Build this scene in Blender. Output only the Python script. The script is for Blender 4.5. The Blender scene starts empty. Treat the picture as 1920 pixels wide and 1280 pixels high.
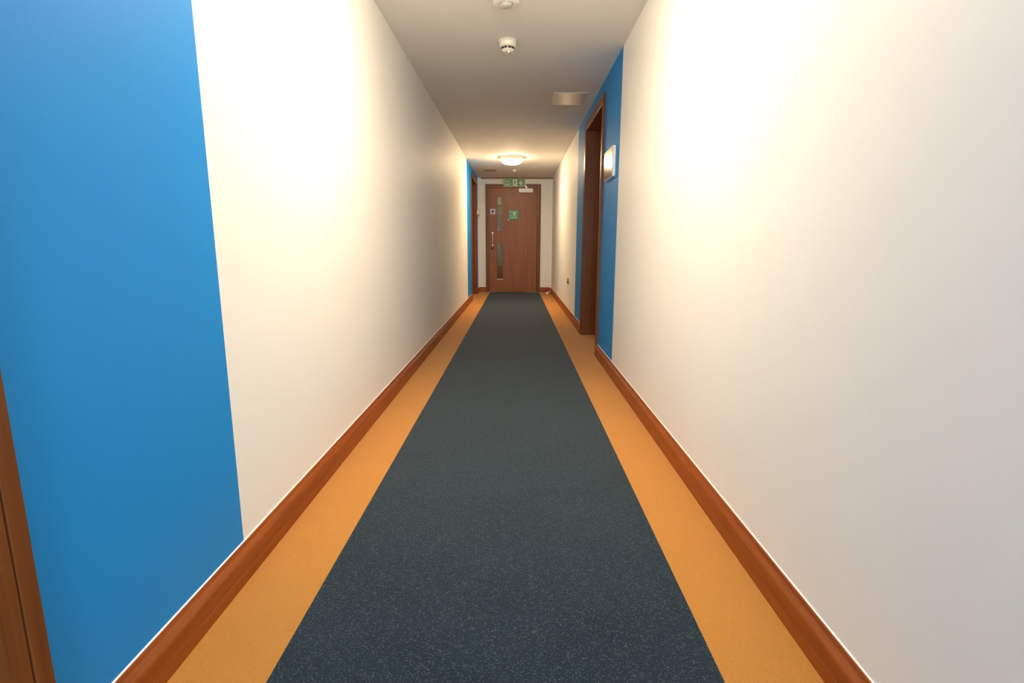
import bpy, bmesh, math, random
from mathutils import Vector, Matrix
random.seed(4)
sc = bpy.context.scene
COL = sc.collection

# ------------------------------------------------------------------ camera
CAM_H = 0.95
rows = ((0.99995368, 0.00918473, 0.00287743),
        (-0.00851716, 0.9836428, -0.17992858),
        (-0.00448296, 0.17989574, 0.98367547))
R_, F_, U_ = (Vector(r) for r in rows)
cam_d = bpy.data.cameras.new('camera')
cam_d.sensor_width = 36.0
cam_d.lens = 986.54 / 1920 * 36
cam_d.clip_start = 0.02
cam = bpy.data.objects.new('camera', cam_d)
cam.matrix_world = Matrix(((R_.x, U_.x, -F_.x, 0), (R_.y, U_.y, -F_.y, 0), (R_.z, U_.z, -F_.z, CAM_H), (0, 0, 0, 1)))
COL.objects.link(cam)
sc.camera = cam

# ------------------------------------------------------------------ world, exposure, added cool fill
w = bpy.data.worlds.new('world'); sc.world = w; w.use_nodes = True
w.node_tree.nodes['Background'].inputs[0].default_value = (0.62, 0.78, 1.0, 1)
w.node_tree.nodes['Background'].inputs[1].default_value = 1.0
sc.view_settings.view_transform = 'Standard'
sc.view_settings.look = 'None'
sc.view_settings.gamma = 1.0
sc.view_settings.use_curve_mapping = False
sc.view_settings.exposure = 1.30
sc.cycles.use_denoising = True
sc.cycles.max_bounces = 10
sc.cycles.diffuse_bounces = 7
sc.cycles.sample_clamp_indirect = 8

# key measures (metres): corridor along +Y, camera at the origin
XL, XR, H, D, YB = -0.790, 0.708, 2.267, 10.837, -2.6
SK_H, SK_T = 0.103, 0.023
LAMP_COL = (1.0, 0.80, 0.58)
LAMP_E = 62.0

fill = bpy.data.lights.new('cool_fill', 'AREA')           # unseen cool fill lamp added behind the camera
fill.shape = 'RECTANGLE'; fill.size = 0.9; fill.size_y = 1.25
fill.color = (0.64, 0.87, 1.0); fill.energy = 50
do = bpy.data.objects.new('cool_fill', fill); COL.objects.link(do)
do.location = (-0.04, YB - 0.16, 1.35); do.rotation_euler = (math.radians(90), 0, 0)

# ------------------------------------------------------------------ materials
def new_mat(name):
    m = bpy.data.materials.new(name); m.use_nodes = True
    nt = m.node_tree
    return m, nt, nt.nodes['Principled BSDF']

def nd(nt, t, **kw):
    n = nt.nodes.new(t)
    for k, v in kw.items():
        if hasattr(n, k) and k not in n.inputs: setattr(n, k, v)
        else: n.inputs[k].default_value = v
    return n

def coords(nt, scale=(1, 1, 1)):
    tc = nd(nt, 'ShaderNodeTexCoord'); mp = nd(nt, 'ShaderNodeMapping')
    mp.inputs['Scale'].default_value = scale
    nt.links.new(tc.outputs['Object'], mp.inputs['Vector'])
    return mp.outputs['Vector']

def paint(name, col, rough=0.6, bump=0.04, spec=0.35, var=0.03):
    m, nt, b = new_mat(name)
    v = coords(nt)
    n1 = nd(nt, 'ShaderNodeTexNoise', Scale=260.0, Detail=3.0); nt.links.new(v, n1.inputs['Vector'])
    n2 = nd(nt, 'ShaderNodeTexNoise', Scale=1.7, Detail=4.0); nt.links.new(v, n2.inputs['Vector'])
    mx = nd(nt, 'ShaderNodeMix', data_type='RGBA')
    mx.inputs[6].default_value = (*[c * (1 - var) for c in col], 1)
    mx.inputs[7].default_value = (*[min(1, c * (1 + var)) for c in col], 1)
    nt.links.new(n2.outputs[0], mx.inputs[0]); nt.links.new(mx.outputs[2], b.inputs['Base Color'])
    bp = nd(nt, 'ShaderNodeBump', Strength=bump, Distance=0.002); nt.links.new(n1.outputs[0], bp.inputs['Height'])
    nt.links.new(bp.outputs[0], b.inputs['Normal'])
    b.inputs['Roughness'].default_value = rough; b.inputs['Specular IOR Level'].default_value = spec
    return m

def wood(name, dark, light, axis='Z', rough=0.38, freq=34):
    m, nt, b = new_mat(name)
    s = {'Z': (freq, freq, 1.3), 'Y': (freq, 1.3, freq), 'X': (1.3, freq, freq)}[axis]
    v = coords(nt, s)
    n1 = nd(nt, 'ShaderNodeTexNoise', Scale=1.0, Detail=6.0, Roughness=0.62, Distortion=0.25)
    nt.links.new(v, n1.inputs['Vector'])
    v2 = coords(nt, tuple(q * 5 for q in s))
    n2 = nd(nt, 'ShaderNodeTexNoise', Scale=1.0, Detail=3.0); nt.links.new(v2, n2.inputs['Vector'])
    rp = nd(nt, 'ShaderNodeValToRGB')
    rp.color_ramp.elements[0].position = 0.32; rp.color_ramp.elements[0].color = (*dark, 1)
    rp.color_ramp.elements[1].position = 0.70; rp.color_ramp.elements[1].color = (*light, 1)
    mx = nd(nt, 'ShaderNodeMath', operation='MULTIPLY_ADD'); mx.inputs[1].default_value = 0.35
    nt.links.new(n2.outputs[0], mx.inputs[0])
    sb = nd(nt, 'ShaderNodeMath', operation='MULTIPLY'); sb.inputs[1].default_value = 0.66
    nt.links.new(n1.outputs[0], sb.inputs[0]); nt.links.new(sb.outputs[0], mx.inputs[2])
    nt.links.new(mx.outputs[0], rp.inputs[0]); nt.links.new(rp.outputs[0], b.inputs['Base Color'])
    b.inputs['Roughness'].default_value = rough; b.inputs['Specular IOR Level'].default_value = 0.28
    return m

def carpet(name, base, dark, fleck, fleck_amt, scale=420.0, fpos=0.86, mottle=0.25, sheen=0.2):
    m, nt, b = new_mat(name)
    v = coords(nt)
    vo = nd(nt, 'ShaderNodeTexVoronoi', Scale=scale); nt.links.new(v, vo.inputs['Vector'])
    n2 = nd(nt, 'ShaderNodeTexNoise', Scale=3.2, Detail=5.0, Roughness=0.6); nt.links.new(v, n2.inputs['Vector'])
    n3 = nd(nt, 'ShaderNodeTexNoise', Scale=900.0, Detail=2.0); nt.links.new(v, n3.inputs['Vector'])
    a = nd(nt, 'ShaderNodeMix', data_type='RGBA')
    a.inputs[6].default_value = (*dark, 1); a.inputs[7].default_value = (*base, 1)
    md = nd(nt, 'ShaderNodeMath', operation='MULTIPLY_ADD'); md.inputs[1].default_value = 1.6; md.inputs[2].default_value = -0.3
    nt.links.new(n3.outputs[0], md.inputs[0])
    m3 = nd(nt, 'ShaderNodeMath', operation='MULTIPLY_ADD'); m3.inputs[1].default_value = mottle * 2
    nt.links.new(n2.outputs[0], m3.inputs[0])
    s3 = nd(nt, 'ShaderNodeMath', operation='MULTIPLY_ADD'); s3.inputs[1].default_value = 1 - mottle; s3.inputs[2].default_value = -mottle * 0.5
    nt.links.new(md.outputs[0], s3.inputs[0]); nt.links.new(s3.outputs[0], m3.inputs[2])
    m3.use_clamp = True
    nt.links.new(m3.outputs[0], a.inputs[0])
    sp = nd(nt, 'ShaderNodeSeparateColor'); nt.links.new(vo.outputs['Color'], sp.inputs[0])
    gt = nd(nt, 'ShaderNodeMath', operation='GREATER_THAN'); gt.inputs[1].default_value = fpos
    nt.links.new(sp.outputs[0], gt.inputs[0])
    ga = nd(nt, 'ShaderNodeMath', operation='MULTIPLY'); ga.inputs[1].default_value = fleck_amt
    nt.links.new(gt.outputs[0], ga.inputs[0])
    f = nd(nt, 'ShaderNodeMix', data_type='RGBA'); f.inputs[7].default_value = (*fleck, 1)
    nt.links.new(ga.outputs[0], f.inputs[0]); nt.links.new(a.outputs[2], f.inputs[6])
    nt.links.new(f.outputs[2], b.inputs['Base Color'])
    bp = nd(nt, 'ShaderNodeBump', Strength=0.6, Distance=0.003)
    nt.links.new(vo.outputs['Distance'], bp.inputs['Height']); nt.links.new(bp.outputs[0], b.inputs['Normal'])
    b.inputs['Roughness'].default_value = 0.9; b.inputs['Specular IOR Level'].default_value = 0.15
    b.inputs['Sheen Weight'].default_value = sheen; b.inputs['Sheen Roughness'].default_value = 0.35
    return m

def plain(name, col, rough=0.5, metal=0.0, spec=0.5):
    m, nt, b = new_mat(name)
    v = coords(nt)
    n = nd(nt, 'ShaderNodeTexNoise', Scale=60.0, Detail=2.0); nt.links.new(v, n.inputs['Vector'])
    mx = nd(nt, 'ShaderNodeMix', data_type='RGBA')
    mx.inputs[6].default_value = (*[c * .96 for c in col], 1); mx.inputs[7].default_value = (*[min(1, c * 1.04) for c in col], 1)
    nt.links.new(n.outputs[0], mx.inputs[0]); nt.links.new(mx.outputs[2], b.inputs['Base Color'])
    b.inputs['Roughness'].default_value = rough; b.inputs['Metallic'].default_value = metal
    b.inputs['Specular IOR Level'].default_value = spec
    return m

def glow(name, col, e):
    m, nt, b = new_mat(name)
    b.inputs['Base Color'].default_value = (0.9, 0.88, 0.84, 1)
    b.inputs['Emission Color'].default_value = (*col, 1); b.inputs['Emission Strength'].default_value = e
    return m

def thin_glass(name):
    m, nt, b = new_mat(name); nt.nodes.remove(b)
    tr = nd(nt, 'ShaderNodeBsdfTransparent'); tr.inputs[0].default_value = (0.95, 0.96, 0.93, 1)
    gl = nd(nt, 'ShaderNodeBsdfGlossy'); gl.inputs['Roughness'].default_value = 0.02
    fr = nd(nt, 'ShaderNodeFresnel', IOR=1.5); mx = nd(nt, 'ShaderNodeMixShader')
    nt.links.new(fr.outputs[0], mx.inputs[0]); nt.links.new(tr.outputs[0], mx.inputs[1]); nt.links.new(gl.outputs[0], mx.inputs[2])
    nt.links.new(mx.outputs[0], nt.nodes['Material Output'].inputs[0])
    return m

M_WHITE = paint('white_wall_paint', (0.87, 0.86, 0.82), 0.55)
M_BLUE = paint('blue_wall_paint', (0.014, 0.260, 0.68), 0.55, 0.12, 0.22, 0.05)
M_CEIL = paint('ceiling_paint', (0.84, 0.82, 0.78), 0.75)
M_NAVY = carpet('navy_carpet', (0.021, 0.043, 0.064), (0.006, 0.013, 0.021), (0.16, 0.20, 0.20), 0.45, 420.0, 0.90, 0.35)
M_ORANGE = carpet('amber_carpet', (0.63, 0.285, 0.055), (0.50, 0.200, 0.032), (0.20, 0.08, 0.015), 0.2, 420.0, 0.93, 0.15)
SK_D, SK_L = (0.21, 0.043, 0.006), (0.35, 0.090, 0.014)
M_SKY = wood('skirting_wood_long', SK_D, SK_L, 'Y')
M_SKX = wood('skirting_wood_cross', SK_D, SK_L, 'X')
DW_D, DW_L = (0.22, 0.068, 0.018), (0.34, 0.125, 0.037)
M_DOORZ = wood('door_veneer', DW_D, DW_L, 'Z', 0.36, 26)
FR_D, FR_L = (0.135, 0.037, 0.009), (0.22, 0.070, 0.019)
M_FRZ = wood('frame_wood_upright', FR_D, FR_L, 'Z', 0.32)
M_FRX = wood('frame_wood_cross', FR_D, FR_L, 'X', 0.32)
M_FRY = wood('frame_wood_long', FR_D, FR_L, 'Y', 0.32)
M_CAULK = plain('white_caulk', (0.86, 0.84, 0.80), 0.5)
M_STEEL = plain('brushed_steel', (0.62, 0.60, 0.57), 0.22, 1.0)
M_MIRROR = plain('satin_aluminium', (0.60, 0.53, 0.46), 0.13, 1.0)
M_PLASTIC = plain('white_plastic', (0.84, 0.83, 0.80), 0.35)
M_CREAMP = plain('cream_plastic', (0.80, 0.76, 0.62), 0.35)
M_DARK = plain('dark_slot', (0.02, 0.018, 0.015), 0.6)
M_BLACK = plain('black_gasket', (0.03, 0.025, 0.02), 0.5)
M_GLASS = thin_glass('glass')
M_BRASS = plain('dull_hinge_metal', (.42, .30, .18), .45, .8)
M_GREEN = plain('sign_green', (0.03, 0.22, 0.045), 0.35)
M_DGREEN = plain('sign_dark_green', (0.015, 0.10, 0.035), 0.35)
M_LGREEN = plain('sign_light_green', (0.12, 0.40, 0.22), 0.35)
M_SIGNW = plain('sign_white', (0.80, 0.84, 0.70), 0.4)
M_SIGNB = plain('sign_blue', (0.03, 0.12, 0.55), 0.35)
M_BROWNTRIM = wood('cornice_strip', (0.24, 0.12, 0.07), (0.36, 0.19, 0.11), 'X', 0.5)
M_TAN = paint('lobby_paint', (0.42, 0.29, 0.13), 0.6)

# ------------------------------------------------------------------ helpers
def box(bm, x0, x1, y0, y1, z0, z1, mi=0, bev=0.0):
    vs = [bm.verts.new(p) for p in ((x0, y0, z0), (x1, y0, z0), (x1, y1, z0), (x0, y1, z0), (x0, y0, z1), (x1, y0, z1), (x1, y1, z1), (x0, y1, z1))]
    fs = [bm.faces.new([vs[i] for i in q]) for q in ((3, 2, 1, 0), (4, 5, 6, 7), (0, 1, 5, 4), (1, 2, 6, 5), (2, 3, 7, 6), (3, 0, 4, 7))]
    for f in fs: f.material_index = mi
    if bev:
        es = list({e for f in fs for e in f.edges})
        bmesh.ops.bevel(bm, geom=es, offset=bev, segments=2, profile=0.6, affect='EDGES', clamp_overlap=True)
    return bm

def bx(*a, bev=0.0): return box(bmesh.new(), *a, bev=bev)

def sweep(bm, prof, p0, p1, axis):
    """extrude a closed profile of (u, z) along Y or X; u is the other horizontal axis"""
    ring = []
    for t in (p0, p1):
        ring.append([bm.verts.new((u, t, z) if axis == 'Y' else (t, u, z)) for u, z in prof])
    n = len(prof)
    for i in range(n):
        bm.faces.new((ring[0][i], ring[0][(i + 1) % n], ring[1][(i + 1) % n], ring[1][i]))
    bm.faces.new(ring[0]); bm.faces.new(ring[1][::-1])
    return bm

def lathe(bm, prof, c, axis='Z', seg=48):
    """prof: (radius, offset) pairs turned about an axis through c"""
    rings = []
    for r, h in prof:
        if r < 1e-6:
            p = {'Z': (0, 0, h), 'Y': (0, h, 0), 'X': (h, 0, 0)}[axis]
            rings.append([bm.verts.new(Vector(c) + Vector(p))]); continue
        ring = []
        for k in range(seg):
            a = 2 * math.pi * k / seg; q, s = r * math.cos(a), r * math.sin(a)
            p = {'Z': (q, s, h), 'Y': (q, h, s), 'X': (h, q, s)}[axis]
            ring.append(bm.verts.new(Vector(c) + Vector(p)))
        rings.append(ring)
    for A, B in zip(rings, rings[1:]):
        for k in range(seg):
            a0, a1 = A[k % len(A)], A[(k + 1) % len(A)]; b0, b1 = B[k % len(B)], B[(k + 1) % len(B)]
            f = []
            for v in (a0, a1, b1, b0):
                if v not in f: f.append(v)
            if len(f) > 2: bm.faces.new(f)
    return bm

def tube(bm, pts, r, seg=12):
    pts = [Vector(p) for p in pts]; rings = []
    for i, p in enumerate(pts):
        t = (pts[min(i + 1, len(pts) - 1)] - pts[max(i - 1, 0)]).normalized()
        ref = Vector((0, 0, 1)) if abs(t.z) < .9 else Vector((1, 0, 0))
        a = t.cross(ref).normalized(); b = t.cross(a)
        rings.append([bm.verts.new(p + r * (math.cos(k * 2 * math.pi / seg) * a + math.sin(k * 2 * math.pi / seg) * b)) for k in range(seg)])
    for A, B in zip(rings, rings[1:]):
        for k in range(seg): bm.faces.new((A[k], A[(k + 1) % seg], B[(k + 1) % seg], B[k]))
    bm.faces.new(rings[0]); bm.faces.new(rings[-1][::-1])
    return bm

def poly(bm, pts2, y0, y1, x0=0, z0=0):
    """flat outline in the XZ plane given a thickness from y0 to y1"""
    A = [bm.verts.new((x0 + p[0], y0, z0 + p[1])) for p in pts2]; B = [bm.verts.new((x0 + p[0], y1, z0 + p[1])) for p in pts2]
    n = len(A); bm.faces.new(A); bm.faces.new(B[::-1])
    for i in range(n): bm.faces.new((A[i], A[(i + 1) % n], B[(i + 1) % n], B[i]))
    return bm

def obj(name, bm, mats, parent=None, loc=None, smooth=False):
    """link bm (world coordinates) as one mesh object; its origin is loc, or its parent's"""
    bmesh.ops.recalc_face_normals(bm, faces=bm.faces)
    org = Vector(loc) if loc is not None else (wloc(parent) if parent else Vector((0, 0, 0)))
    bmesh.ops.translate(bm, verts=bm.verts, vec=-org)
    me = bpy.data.meshes.new(name); bm.to_mesh(me); bm.free()
    for m in (mats if isinstance(mats, (list, tuple)) else [mats]): me.materials.append(m)
    if smooth:
        for p in me.polygons: p.use_smooth = True
        me.set_sharp_from_angle(angle=math.radians(35))
    o = bpy.data.objects.new(name, me); COL.objects.link(o)
    if parent:
        o.parent = parent; o.location = org - wloc(parent)
    else: o.location = org
    return o

def wloc(o):
    v = Vector(o.location)
    while o.parent: o = o.parent; v += Vector(o.location)
    return v

def thing(name, label, cat, loc, group=None):
    o = bpy.data.objects.new(name, None); o.empty_display_size = 0.05; COL.objects.link(o); o.location = loc
    return tag(o, label, cat, group)

def tag(o, label, cat, group=None):
    o['label'] = label; o['category'] = cat
    if group: o['group'] = group
    return o

def struct(name, bm, mats, label=None):
    o = obj(name, bm, mats); o['kind'] = 'structure'
    if label: o['label'] = label
    return o

def text_mesh(name, s, size, mat, parent, x, y, z, bold=0.0):
    """word standing in the XZ plane, facing -Y, left end at x and baseline at z"""
    c = bpy.data.curves.new(name, 'FONT'); c.body = s; c.size = size; c.extrude = 0.0006; c.offset = bold
    t = bpy.data.objects.new(name + '_tmp', c); COL.objects.link(t)
    dg = bpy.context.evaluated_depsgraph_get(); dg.update()
    me = bpy.data.meshes.new_from_object(t.evaluated_get(dg)); bpy.data.objects.remove(t); bpy.data.curves.remove(c)
    me.transform(Matrix.Rotation(math.radians(90), 4, 'X')); me.materials.clear(); me.materials.append(mat)
    o = bpy.data.objects.new(name, me); COL.objects.link(o); o.parent = parent
    o.location = Vector((x, y, z)) - wloc(parent)
    return o

# ------------------------------------------------------------------ structure
WT = 0.24                                   # wall thickness
# door openings: (y0, y1) clear width between linings
NEAR = (-0.225, 0.688)                      # left wall, beside the camera
FARL = (9.322, 10.375)                      # left wall, far end
RGT = (4.580, 5.612)                        # right wall
OPH = 2.085                                 # clear height of the side openings
LIN = 0.03                                  # lining thickness
def side_wall(name, x_in, x_out, openings, zones):
    """zones: list of (y0, y1, material index); openings cut below OPH"""
    bm = bmesh.new(); cuts = sorted({YB, D + 0.0, *[v for z in zones for v in z[:2]], *[v for a, b in openings for v in (a - LIN, b + LIN)]})
    x0, x1 = sorted((x_in, x_out))
    for a, b in zip(cuts, cuts[1:]):
        mid = (a + b) / 2
        mi = next((m for z0, z1, m in zones if z0 < mid < z1), 0)
        op = any(p - LIN < mid < q + LIN for p, q in openings)
        box(bm, x0, x1, a, b, OPH + LIN if op else 0, H, mi)
    return struct(name, bm, [M_WHITE, M_BLUE])
side_wall('wall_left', XL, XL - WT, [NEAR, FARL], [(YB, 1.393, 1), (8.53, D, 1)])
side_wall('wall_right', XR, XR + WT, [RGT], [(3.827, 6.398, 1)])
# far wall with its door opening
FX0, FX1, FH = -0.559, 0.400, 2.071         # door leaf edges
bm = bmesh.new()
box(bm, XL - WT, FX0 - 0.035, D, D + 0.15, 0, H); box(bm, FX1 + 0.035, XR + WT, D, D + 0.15, 0, H)
box(bm, FX0 - 0.035, FX1 + 0.035, D, D + 0.15, FH + 0.035, H)
struct('wall_far', bm, M_WHITE)
# wall behind the camera with an unseen window added for the cool fill
bm = bmesh.new()
wx0, wx1, wz0, wz1 = -0.52, 0.44, 0.70, 2.0
box(bm, XL - WT, wx0, YB - 0.15, YB, 0, H); box(bm, wx1, XR + WT, YB - 0.15, YB, 0, H)
box(bm, wx0, wx1, YB - 0.15, YB, 0, wz0); box(bm, wx0, wx1, YB - 0.15, YB, wz1, H)
struct('wall_back', bm, M_WHITE)
wf = bpy.data.objects.new('added_window_1', None); COL.objects.link(wf); wf.location = (-0.04, YB - 0.08, wz0); wf['kind'] = 'structure'
bm = bmesh.new()
for q in ((wx0, wx0 + .05, wz0, wz1), (wx1 - .05, wx1, wz0, wz1), (wx0 + .05, wx1 - .05, wz0, wz0 + .05), (wx0 + .05, wx1 - .05, wz1 - .05, wz1)):
    box(bm, q[0], q[1], YB - 0.11, YB - 0.05, q[2], q[3])
obj('added_window_frame', bm, M_PLASTIC, wf)
obj('pane', bx(wx0 + .05, wx1 - .05, YB - 0.085, YB - 0.079, wz0 + .05, wz1 - .05), M_GLASS, wf)
struct('floor', bx(XL - WT, XR + WT, YB - 0.15, D + 1.9, -0.12, -0.004), M_TAN)
struct('ceiling', bx(XL - WT, XR + WT, YB - 0.15, D + 0.15, H, H + 0.1), M_CEIL)

# lobby seen through the glass of the far door
LY = D + 1.55
struct('wall_lobby_back', bx(-1.2, 1.1, LY, LY + .1, 0, 2.4), M_TAN)
struct('wall_lobby_left', bx(-1.3, -1.2, D + .15, LY, 0, 2.4), M_TAN)
struct('wall_lobby_right', bx(1.1, 1.2, D + .15, LY, 0, 2.4), M_TAN)
struct('ceiling_lobby', bx(-1.3, 1.2, D + .15, LY + .1, 2.4, 2.5), M_TAN)
struct('trim_4', bx(-1.2, 1.1, LY - .02, LY, 0, .46), M_DOORZ)
struct('trim_1', bx(XL + 0.07, XR, D - 0.03, D, H - 0.026, H, bev=0.003), M_BROWNTRIM)

# skirting boards with a sloped top edge, and the bead of white caulk above
def skirt_prof(xw, s):
    T, Hh = SK_T, SK_H
    pr = [(0, 0), (T, 0), (T, 0.034), (T - .0015, 0.037), (T, 0.040), (T, 0.076), (T - .002, 0.081), (T - .012, 0.094), (T - .015, Hh), (0, Hh)]
    return [(xw + s * u, z) for u, z in pr]
AW, AT = 0.070, 0.020                        # architrave width and thickness
def runs(openings):
    y = YB; out = []
    for a, b in openings:
        out.append((y, a - AW + 0.0)); y = b + AW
    out.append((y, D - 0.0)); return [r for r in out if r[1] - r[0] > 0.02]
for side, xw, s, ops in (('left', XL, 1, [NEAR, FARL]), ('right', XR, -1, [RGT])):
    bm, bc = bmesh.new(), bmesh.new()
    for a, b in runs(ops):
        sweep(bm, skirt_prof(xw, s), a, b, 'Y')
        sweep(bc, [(xw, SK_H), (xw + s * .0035, SK_H), (xw + s * .0015, SK_H + .0018), (xw, SK_H + .0025)], a, b, 'Y')
    struct('baseboard_' + side, bm, M_SKY)
    struct('trim_2' if side == 'left' else 'trim_3', bc, M_CAULK)
bm = bmesh.new()
for a, b in ((XL, FX0 - AW), (FX1 + AW, XR)):
    sweep(bm, skirt_prof(D, -1), a + (SK_T if a == XL else 0), b - (SK_T if b == XR else 0), 'X')
struct('baseboard_far', bm, M_SKX)

# ------------------------------------------------------------------ carpets
CL, CR = -0.548, 0.464
YT = D - 0.055                               # where the carpets stop at the far door
bm = bx(CL, CR, YB, YT, -0.004, 0.0015)
box(bm, -0.415, 0.195, YT, D - 0.002, -0.004, 0.003)
tag(obj('carpet', bm, M_NAVY), 'dark navy flecked carpet running down the middle of the corridor', 'carpet')
bm = bx(XL + SK_T, CL, YB, YT, -0.004, 0.0)
for a, b in (NEAR, FARL): box(bm, XL - 0.10, XL + SK_T, a, b, -0.004, 0.0)
tag(obj('carpet', bm, M_ORANGE), 'amber carpet border along the left skirting', 'carpet')
bm = bx(CR, XR - SK_T, YB, YT, -0.004, 0.0)
box(bm, XR - SK_T, XR + 0.126, RGT[0], RGT[1], -0.004, 0.0)
tag(obj('carpet', bm, M_ORANGE), 'amber carpet border along the right skirting', 'carpet')
ts = thing('threshold_strip', 'pale metal threshold strip on the floor across the far door', 'strip', (-.04, YT, 0))
for a, b in ((XL + SK_T + .003, -0.418), (0.198, XR - SK_T - .003)):
    obj('strip_length', bx(a, b, YT + .002, D - 0.024, -0.003, 0.004, bev=.001), M_STEEL, ts)

# ------------------------------------------------------------------ doors in the side walls
def arch_prof(u0, s, base, out):
    """architrave section: (along, away) pairs; u0 outer edge, s towards the opening"""
    return [(u0, 0), (u0, AT), (u0 + s * .028, AT), (u0 + s * .031, AT - .004), (u0 + s * .034, AT - .001), (u0 + s * (AW - .006), AT - .003), (u0 + s * AW, AT - .008), (u0 + s * AW, 0)]

def side_door(n, xw, s, op):
    """s = +1 when the corridor lies towards +X of the wall face"""
    a, b = op; cy = (a + b) / 2
    root = bpy.data.objects.new('door_%d' % n, None); COL.objects.link(root); root.location = (xw, cy, 0); root['kind'] = 'structure'
    def P(away, y, z): return (xw + s * away, y, z)
    # lining: two jambs, a head and a stop
    for y0, y1 in ((a - LIN, a), (b, b + LIN)):
        x0, x1 = sorted((xw, xw - s * (WT - 0.02)))
        bm = bx(x0, x1, y0, y1, 0, OPH + LIN)
        st = sorted((xw - s * 0.085, xw - s * 0.125))
        if y1 == a: box(bm, st[0], st[1], a, a + .012, 0, OPH - .0)
        else: box(bm, st[0], st[1], b - .012, b, 0, OPH - .0)
        obj('jamb', bm, M_FRZ, root)
    x0, x1 = sorted((xw, xw - s * (WT - 0.02)))
    obj('door_head', bx(x0, x1, a, b, OPH, OPH + LIN), M_FRY, root)
    # architraves
    for u0, d in ((a - AW, 1), (b + AW, -1)):
        bm = bmesh.new(); pr = arch_prof(u0, d, 0, 0)
        A = [bm.verts.new(P(t, y, 0)) for y, t in pr]
        B = [bm.verts.new(P(t, y, OPH + abs(y - (u0 + d * AW)))) for y, t in pr]
        k = len(pr); bm.faces.new(A); bm.faces.new(B[::-1])
        for i in range(k): bm.faces.new((A[i], A[(i + 1) % k], B[(i + 1) % k], B[i]))
        obj('architrave', bm, M_FRZ, root)
    bm = bmesh.new(); pr = [(OPH + AW - (u), t) for u, t in arch_prof(0, 1, 0, 0)]
    A = [bm.verts.new(P(t, a - (z - OPH), z)) for z, t in pr]; B = [bm.verts.new(P(t, b + (z - OPH), z)) for z, t in pr]
    k = len(pr); bm.faces.new(A); bm.faces.new(B[::-1])
    for i in range(k): bm.faces.new((A[i], A[(i + 1) % k], B[(i + 1) % k], B[i]))
    obj('architrave', bm, M_FRY, root)
    x0, x1 = sorted((xw - s * 0.127, xw - s * 0.171))
    obj('leaf', bx(x0, x1, a + .003, b - .003, 0.006, OPH - .003), M_DOORZ, root)
    hx = xw - s * 0.127; hy = a + .075
    bm = lathe(bmesh.new(), [(0, 0), (.026, 0), (.026, s * .006), (.010, s * .009), (.010, s * .05), (0, s * .05)], (hx, hy, 1.0), 'X', 24)
    tube(bm, [(hx + s * .045, hy, 1.0), (hx + s * .047, hy + .03, 1.0), (hx + s * .047, hy + .12, 1.0)], .009)
    obj('door_handle', bm, M_STEEL, root, smooth=True)
side_door(1, XL, 1, NEAR)
side_door(2, XR, -1, RGT)
side_door(3, XL, 1, FARL)

# ------------------------------------------------------------------ far door
FD = bpy.data.objects.new('door_4', None); COL.objects.link(FD); FD.location = ((FX0 + FX1) / 2, D, 0); FD['kind'] = 'structure'
for u0, d in ((FX0 - AW, 1), (FX1 + AW + .004, -1)):
    bm = bmesh.new(); pr = arch_prof(u0, d, 0, 0)
    A = [bm.verts.new((x, D - t, 0)) for x, t in pr]; B = [bm.verts.new((x, D - t, FH + abs(x - (u0 + d * AW)))) for x, t in pr]
    k = len(pr); bm.faces.new(A); bm.faces.new(B[::-1])
    for i in range(k): bm.faces.new((A[i], A[(i + 1) % k], B[(i + 1) % k], B[i]))
    obj('architrave', bm, M_FRZ, FD)
bm = bmesh.new(); pr = [(FH + AW - u, t) for u, t in arch_prof(0, 1, 0, 0)]
A = [bm.verts.new((FX0 - (z - FH), D - t, z)) for z, t in pr]; B = [bm.verts.new((FX1 + .004 + (z - FH), D - t, z)) for z, t in pr]
k = len(pr); bm.faces.new(A); bm.faces.new(B[::-1])
for i in range(k): bm.faces.new((A[i], A[(i + 1) % k], B[(i + 1) % k], B[i]))
obj('architrave', bm, M_FRX, FD)
for x0, x1 in ((FX0 - .034, FX0 - .004), (FX1 + .004, FX1 + .034)):
    obj('jamb', bx(x0, x1, D, D + .145, 0, FH + .034), M_FRZ, FD)
obj('door_head', bx(FX0 - .004, FX1 + .004, D, D + .145, FH + .004, FH + .034), M_FRX, FD)
# leaf with two openings for glass
VP = [(-0.405, -0.278, 1.222, 1.912), (-0.405, -0.278, 0.270, 0.971)]
bm = bmesh.new(); ly0, ly1 = D + .006, D + .050
box(bm, FX0, VP[0][0], ly0, ly1, .008, FH); box(bm, VP[0][1], FX1, ly0, ly1, .008, FH)
for z0, z1 in ((.008, .270), (.971, 1.222), (1.912, FH)): box(bm, VP[0][0], VP[0][1], ly0, ly1, z0, z1)
bmesh.ops.remove_doubles(bm, verts=bm.verts, dist=1e-5)
LEAF = obj('leaf', bm, M_DOORZ, FD)
for x0, x1, z0, z1 in VP:
    bm = bmesh.new(); g = .011
    for q in ((x0, x0 + g, z0, z1), (x1 - g, x1, z0, z1), (x0 + g, x1 - g, z0, z0 + g), (x0 + g, x1 - g, z1 - g, z1)):
        box(bm, q[0], q[1], ly0 - .006, ly0 + .018, q[2], q[3])
    if z0 < .5:
        bb = obj('glazing_bead', bx(x0, x1, ly0 - .007, ly0 + .016, z0 - .012, z0), M_CREAMP, LEAF); bb['label'] = 'pale bottom glazing bead'
    obj('glazing_bead', bm, M_FRZ, LEAF)
    obj('pane', bx(x0 + g, x1 - g, ly0 + .018, ly0 + .024, z0 + g, z1 - g), M_GLASS, LEAF)
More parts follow.
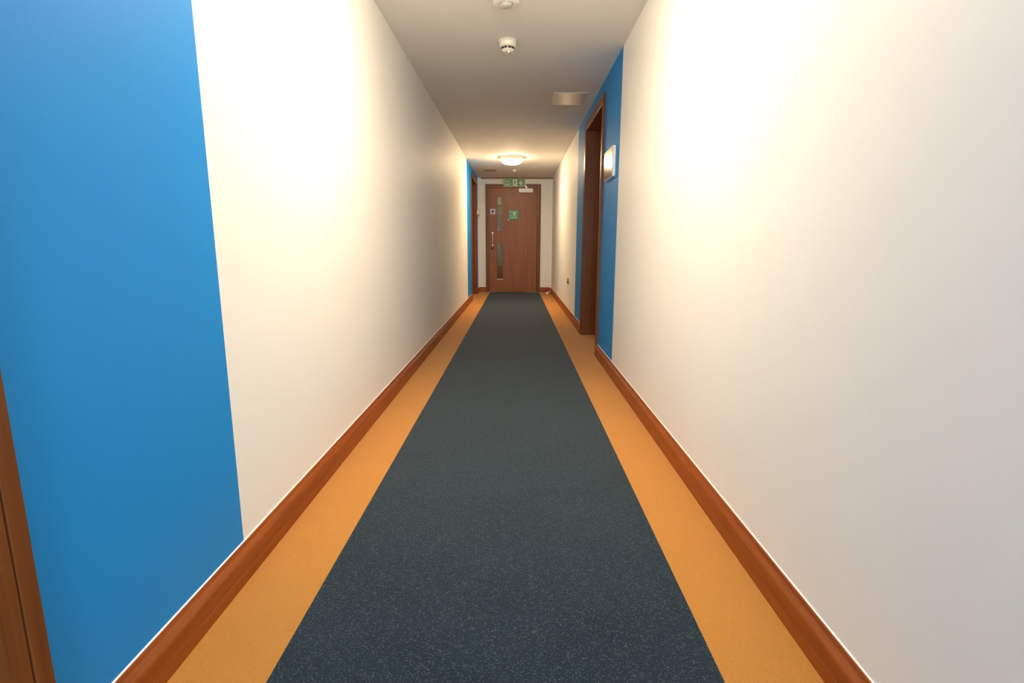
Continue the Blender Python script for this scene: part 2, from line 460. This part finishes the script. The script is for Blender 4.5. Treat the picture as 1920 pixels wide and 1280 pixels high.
# pull handle on the left edge of the leaf
hx = -0.494
bm = tube(bmesh.new(), [(hx, ly0, 1.195), (hx, ly0 - .035, 1.195), (hx, ly0 - .052, 1.180), (hx, ly0 - .055, 1.16), (hx, ly0 - .055, 0.99), (hx, ly0 - .052, .97), (hx, ly0 - .035, .955), (hx, ly0, .955)], .0085, 14)
lathe(bm, [(0, 0), (.014, 0), (.014, -.005), (0, -.005)], (hx, ly0, 1.195), 'Y', 20); lathe(bm, [(0, 0), (.014, 0), (.014, -.005), (0, -.005)], (hx, ly0, .955), 'Y', 20)
obj('door_handle', bm, M_STEEL, FD, smooth=True)
bm = lathe(bmesh.new(), [(0, 0), (.024, 0), (.024, -.006), (.018, -.009), (0, -.009)], (hx - .002, ly0, .885), 'Y', 24)
obj('keyhole', bm, M_BLACK, FD, smooth=True)
for z in (1.848, 1.602):
    bm = tube(bmesh.new(), [(FX1 - .004, ly0 - .008, z - .05), (FX1 - .004, ly0 - .008, z + .05)], .0065, 14)
    obj('hinge', bm, M_BRASS, FD, smooth=True)
# closer: body on the leaf, arm up to the frame
dc = bpy.data.objects.new('door_closer', None); COL.objects.link(dc); dc.location = (.174, ly0, 1.975)
tag(dc, 'white box door closer at the top of the far wooden door', 'door closer')
obj('body', bx(.033, .315, ly0 - .062, ly0, 1.977, 2.057, bev=.005), M_PLASTIC, dc)
bm = tube(bmesh.new(), [(.205, ly0 - .035, 2.057), (.205, ly0 - .035, 2.082)], .013, 14)
box(bm, .166, .215, ly0 - .045, ly0 - .025, 2.068, 2.080); box(bm, .163, .180, D - .062, D - AT, 2.068, 2.115, bev=.002)
obj('arm', bm, M_STEEL, dc)

# signs on and above the far door
ey1, ey0 = D - AT - .001, D - AT - .030
es = thing('exit_sign', 'green fire exit sign with running figure and down arrow above the far door', 'exit sign', (-.055, ey1, 2.085))
obj('case', bx(-.270, .158, ey0, ey1, 2.085, 2.243, bev=.004), plain('sign_case', (.46, .55, .30), .5), es)
obj('face', bx(-.248, .138, ey0 - .003, ey0, 2.103, 2.226), M_GREEN, es)
text_mesh('lettering', 'Fire', .058, M_SIGNW, es, -.236, ey0 - .0042, 2.170, .0006)
text_mesh('lettering', 'exit', .058, M_SIGNW, es, -.236, ey0 - .0042, 2.115, .0006)
pf = obj('pictogram', bx(-.086, -.004, ey0 - .0045, ey0 - .003, 2.107, 2.222), M_SIGNW, es)
pf['label'] = 'white doorway panel with a green running figure'
bm = lathe(bmesh.new(), [(0, 0), (.010, 0), (.010, -.001), (0, -.001)], (-.040, ey0 - .0046, 2.203), 'Y', 18)
def limb(bm, pts, wd, y):
    for (x0, z0), (x1, z1) in zip(pts, pts[1:]):
        d = Vector((x1 - x0, 0, z1 - z0)).normalized(); nrm = Vector((-d.z, 0, d.x)) * wd / 2
        a, b = Vector((x0, y, z0)) - d * wd * .3, Vector((x1, y, z1)) + d * wd * .3
        vs = [a + nrm, b + nrm, b - nrm, a - nrm]
        A = [bm.verts.new(v) for v in vs]; B = [bm.verts.new(v + Vector((0, -.001, 0))) for v in vs]
        bm.faces.new(A); bm.faces.new(B[::-1])
        for i in range(4): bm.faces.new((A[i], A[(i + 1) % 4], B[(i + 1) % 4], B[i]))
yy = ey0 - .0046
limb(bm, [(-.042, 2.190), (-.048, 2.156)], .018, yy); limb(bm, [(-.042, 2.186), (-.022, 2.170), (-.012, 2.178)], .008, yy)
limb(bm, [(-.042, 2.186), (-.064, 2.176), (-.072, 2.160)], .008, yy); limb(bm, [(-.046, 2.156), (-.026, 2.143), (-.030, 2.116)], .010, yy)
limb(bm, [(-.049, 2.156), (-.058, 2.134), (-.078, 2.128)], .010, yy)
obj('running_figure', bm, M_GREEN, pf)
bm = poly(bmesh.new(), [(-.009, .045), (-.009, -.018), (-.030, .004), (-.043, .004), (0, -.048), (.043, .004), (.030, .004), (.009, -.018), (.009, .045)], ey0 - .0045, ey0 - .003, .072, 2.166)
obj('arrow', bm, M_SIGNW, es)

gs = thing('door_sign', 'square dark-edged green safety sign in the middle of the far door', 'sign', (-.07, ly0, 1.45))
gy = ly0 - .004
obj('backing', bx(-.176, .030, gy, ly0, 1.446, 1.648, bev=.0015), M_DGREEN, gs)
obj('face', bx(-.155, .006, gy - .0015, gy, 1.474, 1.622), M_LGREEN, gs)
bm = lathe(bmesh.new(), [(.030, 0), (.044, 0), (.044, -.001), (.030, -.001), (.030, 0)], (-.052, gy - .0018, 1.556), 'Y', 30)
for v in [v for v in bm.verts if v.co.z > 1.578]: v.co.z = 1.578
bmesh.ops.dissolve_degenerate(bm, dist=1e-5, edges=bm.edges)
box(bm, -.148, -.106, gy - .0028, gy - .0018, 1.556, 1.582); box(bm, -.138, -.112, gy - .0028, gy - .0018, 1.506, 1.524)
obj('dark_marks', bm, M_DGREEN, gs)
bm = lathe(bmesh.new(), [(0, 0), (.011, 0), (.011, -.001), (0, -.001)], (-.055, gy - .003, 1.592), 'Y', 18)
poly(bm, [(-.012, .026), (.012, .026), (.009, -.03), (-.009, -.03)], gy - .004, gy - .003, -.055, 1.553)
obj('white_figure', bm, M_SIGNW, gs)
bm = lathe(bmesh.new(), [(0, 0), (.014, 0), (.014, -.006), (.009, -.011), (0, -.012)], (-.173, gy, 1.452), 'Y', 20)
tag(obj('round_button', bm, M_CREAMP, smooth=True), 'tiny pale round button at the lower left corner of the green door sign', 'button')

bs = thing('door_sign', 'small white square sign with a blue disc, left edge of the far door', 'sign', (-.488, ly0, 1.565))
obj('backing', bx(-.535, -.441, ly0 - .003, ly0, 1.565, 1.660), M_PLASTIC, bs)
obj('disc', lathe(bmesh.new(), [(0, 0), (.037, 0), (.037, -.001), (0, -.001)], (-.488, ly0 - .0032, 1.6125), 'Y', 36), M_SIGNB, bs)

# pale panel, and an unseen lamp added to brighten the lobby
lt = thing('ceiling_light', 'unseen round lamp added to brighten the lobby behind the far door', 'ceiling light', (.35, D + .85, 2.4))
obj('diffuser', lathe(bmesh.new(), [(0, 0), (.15, 0), (.15, -.03), (.10, -.06), (0, -.07)], (.35, D + .85, 2.4), 'Z', 32), glow('lobby_fill', (1.0, .75, .42), 8.0), lt, smooth=True)
tag(obj('wall_panel', bx(-.53, -.36, LY - .02, LY, 1.86, 2.06, bev=.003), plain('pale_panel', (.80, .72, .50), .5)),
    'pale rectangle behind the upper glass strip of the far door', 'panel')

# ------------------------------------------------------------------ room signs beside the side doors
def room_sign(xw, s, y0, y1, z0, z1, label, t=.020):
    cy = (y0 + y1) / 2
    root = thing('room_sign', label, 'sign', (xw, cy, z0))
    # bowed body with rounded corners: outline in YZ, bulging away from the wall
    def outline(m, rr):
        pts = []
        for cyy, cz, a0 in ((y1 - m - rr, z1 - m - rr, 0), (y0 + m + rr, z1 - m - rr, 90), (y0 + m + rr, z0 + m + rr, 180), (y1 - m - rr, z0 + m + rr, 270)):
            for k in range(7):
                a = math.radians(a0 + 15 * k); pts.append((cyy + rr * math.cos(a), cz + rr * math.sin(a)))
        return pts
    bm = bmesh.new(); o = outline(0, .016)
    A = [bm.verts.new((xw, y, z)) for y, z in o]; B = [bm.verts.new((xw + s * t, y, z)) for y, z in o]
    bm.faces.new(A); bm.faces.new(B[::-1]); n = len(o)
    for i in range(n): bm.faces.new((A[i], A[(i + 1) % n], B[(i + 1) % n], B[i]))
    obj('backing', bm, M_PLASTIC, root)
    bm = bmesh.new(); o = outline(.004, .014)
    A = [bm.verts.new((xw + s * t, y, z)) for y, z in o]; B = [bm.verts.new((xw + s * (t + .003), y, z)) for y, z in o]
    bm.faces.new(A); bm.faces.new(B[::-1])
    for i in range(n): bm.faces.new((A[i], A[(i + 1) % n], B[(i + 1) % n], B[i]))
    p = obj('face_plate', bm, M_MIRROR, root); p['label'] = 'shiny metal face plate'
    return root
room_sign(XR, -1, 3.975, 4.345, 1.444, 1.662, 'shiny metal room sign with white edge on the right blue wall')
room_sign(XL, 1, 10.50, 10.70, 1.53, 1.64, 'small white-edged room sign beyond the far left door', .055)

# socket low on the right wall
so = thing('wall_socket', 'steel double socket low on the right white wall near the far end', 'socket', (XR, 7.255, .435))
obj('plate', bx(XR - .010, XR, 7.165, 7.345, .430, .512, bev=.003), plain('socket_steel', (.50, .46, .40), .3, .9), so)
for y in (7.215, 7.295):
    obj('outlet', bx(XR - .0125, XR - .0095, y - .021, y + .021, .440, .472), M_DARK, so)
    obj('rocker_switch', bx(XR - .014, XR - .0095, y - .008, y + .008, .482, .502), M_STEEL, so)

# white stub in the far right corner
ds = thing('door_stop', 'small white stub on the floor in the far right corner', 'door stop', (.66, 10.52, 0))
bm = tube(bmesh.new(), [(XR - SK_T, 10.66, .032), (.615, 10.42, .024)], .017, 16)
obj('stem', bm, M_PLASTIC, ds, smooth=True)
bm = tube(bmesh.new(), [(.617, 10.427, .024), (.600, 10.380, .024)], .022, 16)
obj('rubber_tip', bm, M_PLASTIC, ds, smooth=True)

# ------------------------------------------------------------------ ceiling fittings
def ceiling_lamp(x, y, label, e=1.0, col=LAMP_COL):
    root = thing('ceiling_light', label, 'ceiling light', (x, y, H), 'round flush ceiling lights')
    bm = lathe(bmesh.new(), [(0, 0), (.172, 0), (.178, -.004), (.179, -.030), (.174, -.044), (.160, -.050), (.150, -.046), (0, -.046)], (x, y, H), 'Z', 56)
    obj('rim', bm, glow('lamp_rim', (1.0, .70, .36), .10), root, smooth=True)
    prof = [(.158, -.049)]
    for k in range(1, 11):
        a = math.radians(9 * k); prof.append((.158 * math.cos(a) if k < 10 else 0, -.049 - .060 * math.sin(a)))
    obj('diffuser', lathe(bmesh.new(), prof, (x, y, H), 'Z', 56), glow('lamp_diffuser', col, LAMP_E * e), root, smooth=True)
ceiling_lamp(-.085, 8.40, 'lit round ceiling light near the far door', 1.0, (1.0, .72, .43))
ceiling_lamp(-.085, 2.10, 'lit round ceiling light above the camera end of the corridor', 0.97)

# smoke detector
x, y = -.066, 3.745
sd = thing('smoke_detector', 'white smoke detector with dark slots on the ceiling', 'smoke detector', (x, y, H))
obj('base', lathe(bmesh.new(), [(0, 0), (.058, 0), (.060, -.004), (.060, -.010), (.057, -.012), (.056, -.030), (.050, -.040), (.043, -.043), (0, -.043)], (x, y, H), 'Z', 48), M_CREAMP, sd, smooth=True)
ch = obj('sensing_chamber', lathe(bmesh.new(), [(0, -.043), (.034, -.043), (.034, -.055), (.041, -.055), (.041, -.060), (.030, -.071), (0, -.074)], (x, y, H), 'Z', 48), M_CREAMP, sd, smooth=True)
bm = bmesh.new()
for k in range(9):
    a = 2 * math.pi * (k + .5) / 9 - math.radians(0)
    v0 = len(bm.verts); box(bm, -.0085, .0085, -.0415, -.0335, -.0548, -.0435)
    bm.verts.ensure_lookup_table(); vs = list(bm.verts)[v0:]
    bmesh.ops.rotate(bm, verts=vs, cent=(0, 0, 0), matrix=Matrix.Rotation(a, 3, 'Z'))
bmesh.ops.translate(bm, verts=bm.verts, vec=(x, y, H))
obj('vent_slots', bm, M_DARK, sd)
obj('indicator', lathe(bmesh.new(), [(0, 0), (.0035, 0), (.0035, -.004), (0, -.005)], (x + .006, y - .020, H - .071), 'Z', 16), glow('indicator_led', (1, .85, .65), 3.0), sd)

# presence sensor at the very top of the frame
x, y = -.066, 3.168
ps = thing('motion_sensor', 'flat round white motion sensor on the ceiling, cut by the top of the photo', 'motion sensor', (x, y, H))
obj('base', lathe(bmesh.new(), [(0, 0), (.070, 0), (.073, -.003), (.073, -.014), (.066, -.019), (.040, -.020), (.037, -.016), (0, -.016)], (x, y, H), 'Z', 48), M_PLASTIC, ps, smooth=True)
obj('lens', lathe(bmesh.new(), [(.034, -.016), (.033, -.022), (.027, -.030), (.016, -.034), (0, -.035)], (x, y, H), 'Z', 40), plain('frosted_lens', (.50, .50, .44), .35), ps, smooth=True)

x, y = -.05, 9.75
sd = thing('heat_detector', 'tiny white round fitting on the ceiling between far light and exit sign', 'detector', (x, y, H))
obj('base', lathe(bmesh.new(), [(0, 0), (.045, 0), (.045, -.012), (.030, -.018), (0, -.018)], (x, y, H), 'Z', 32), M_PLASTIC, sd, smooth=True)
obj('nozzle', lathe(bmesh.new(), [(.016, -.017), (.016, -.034), (0, -.036)], (x, y, H), 'Z', 24), M_PLASTIC, sd, smooth=True)

# access panels in the ceiling
def hatch(x0, x1, y0, y1, m, label):
    root = thing('access_panel', label, 'ceiling panel', ((x0 + x1) / 2, (y0 + y1) / 2, H), 'ceiling access panels')
    bm = bmesh.new(); g = .012
    for q in ((x0, x0 + g, y0, y1), (x1 - g, x1, y0, y1), (x0 + g, x1 - g, y0, y0 + g), (x0 + g, x1 - g, y1 - g, y1)):
        box(bm, q[0], q[1], q[2], q[3], H - .004, H)
    obj('frame', bm, m, root)
    obj('panel', bx(x0 + g + .002, x1 - g - .002, y0 + g + .002, y1 - g - .002, H - .003, H), m, root)
M_H1 = plain('hatch_gloss_paint', (.74, .68, .60), .2, 0.0, .5)
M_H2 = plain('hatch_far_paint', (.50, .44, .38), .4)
hatch(.318, .622, 4.935, 5.335, M_H1, 'glossy rectangular ceiling panel beside the right blue wall')
hatch(-.600, -.375, 9.62, 9.96, M_H2, 'dull rectangular ceiling panel by the far left door')
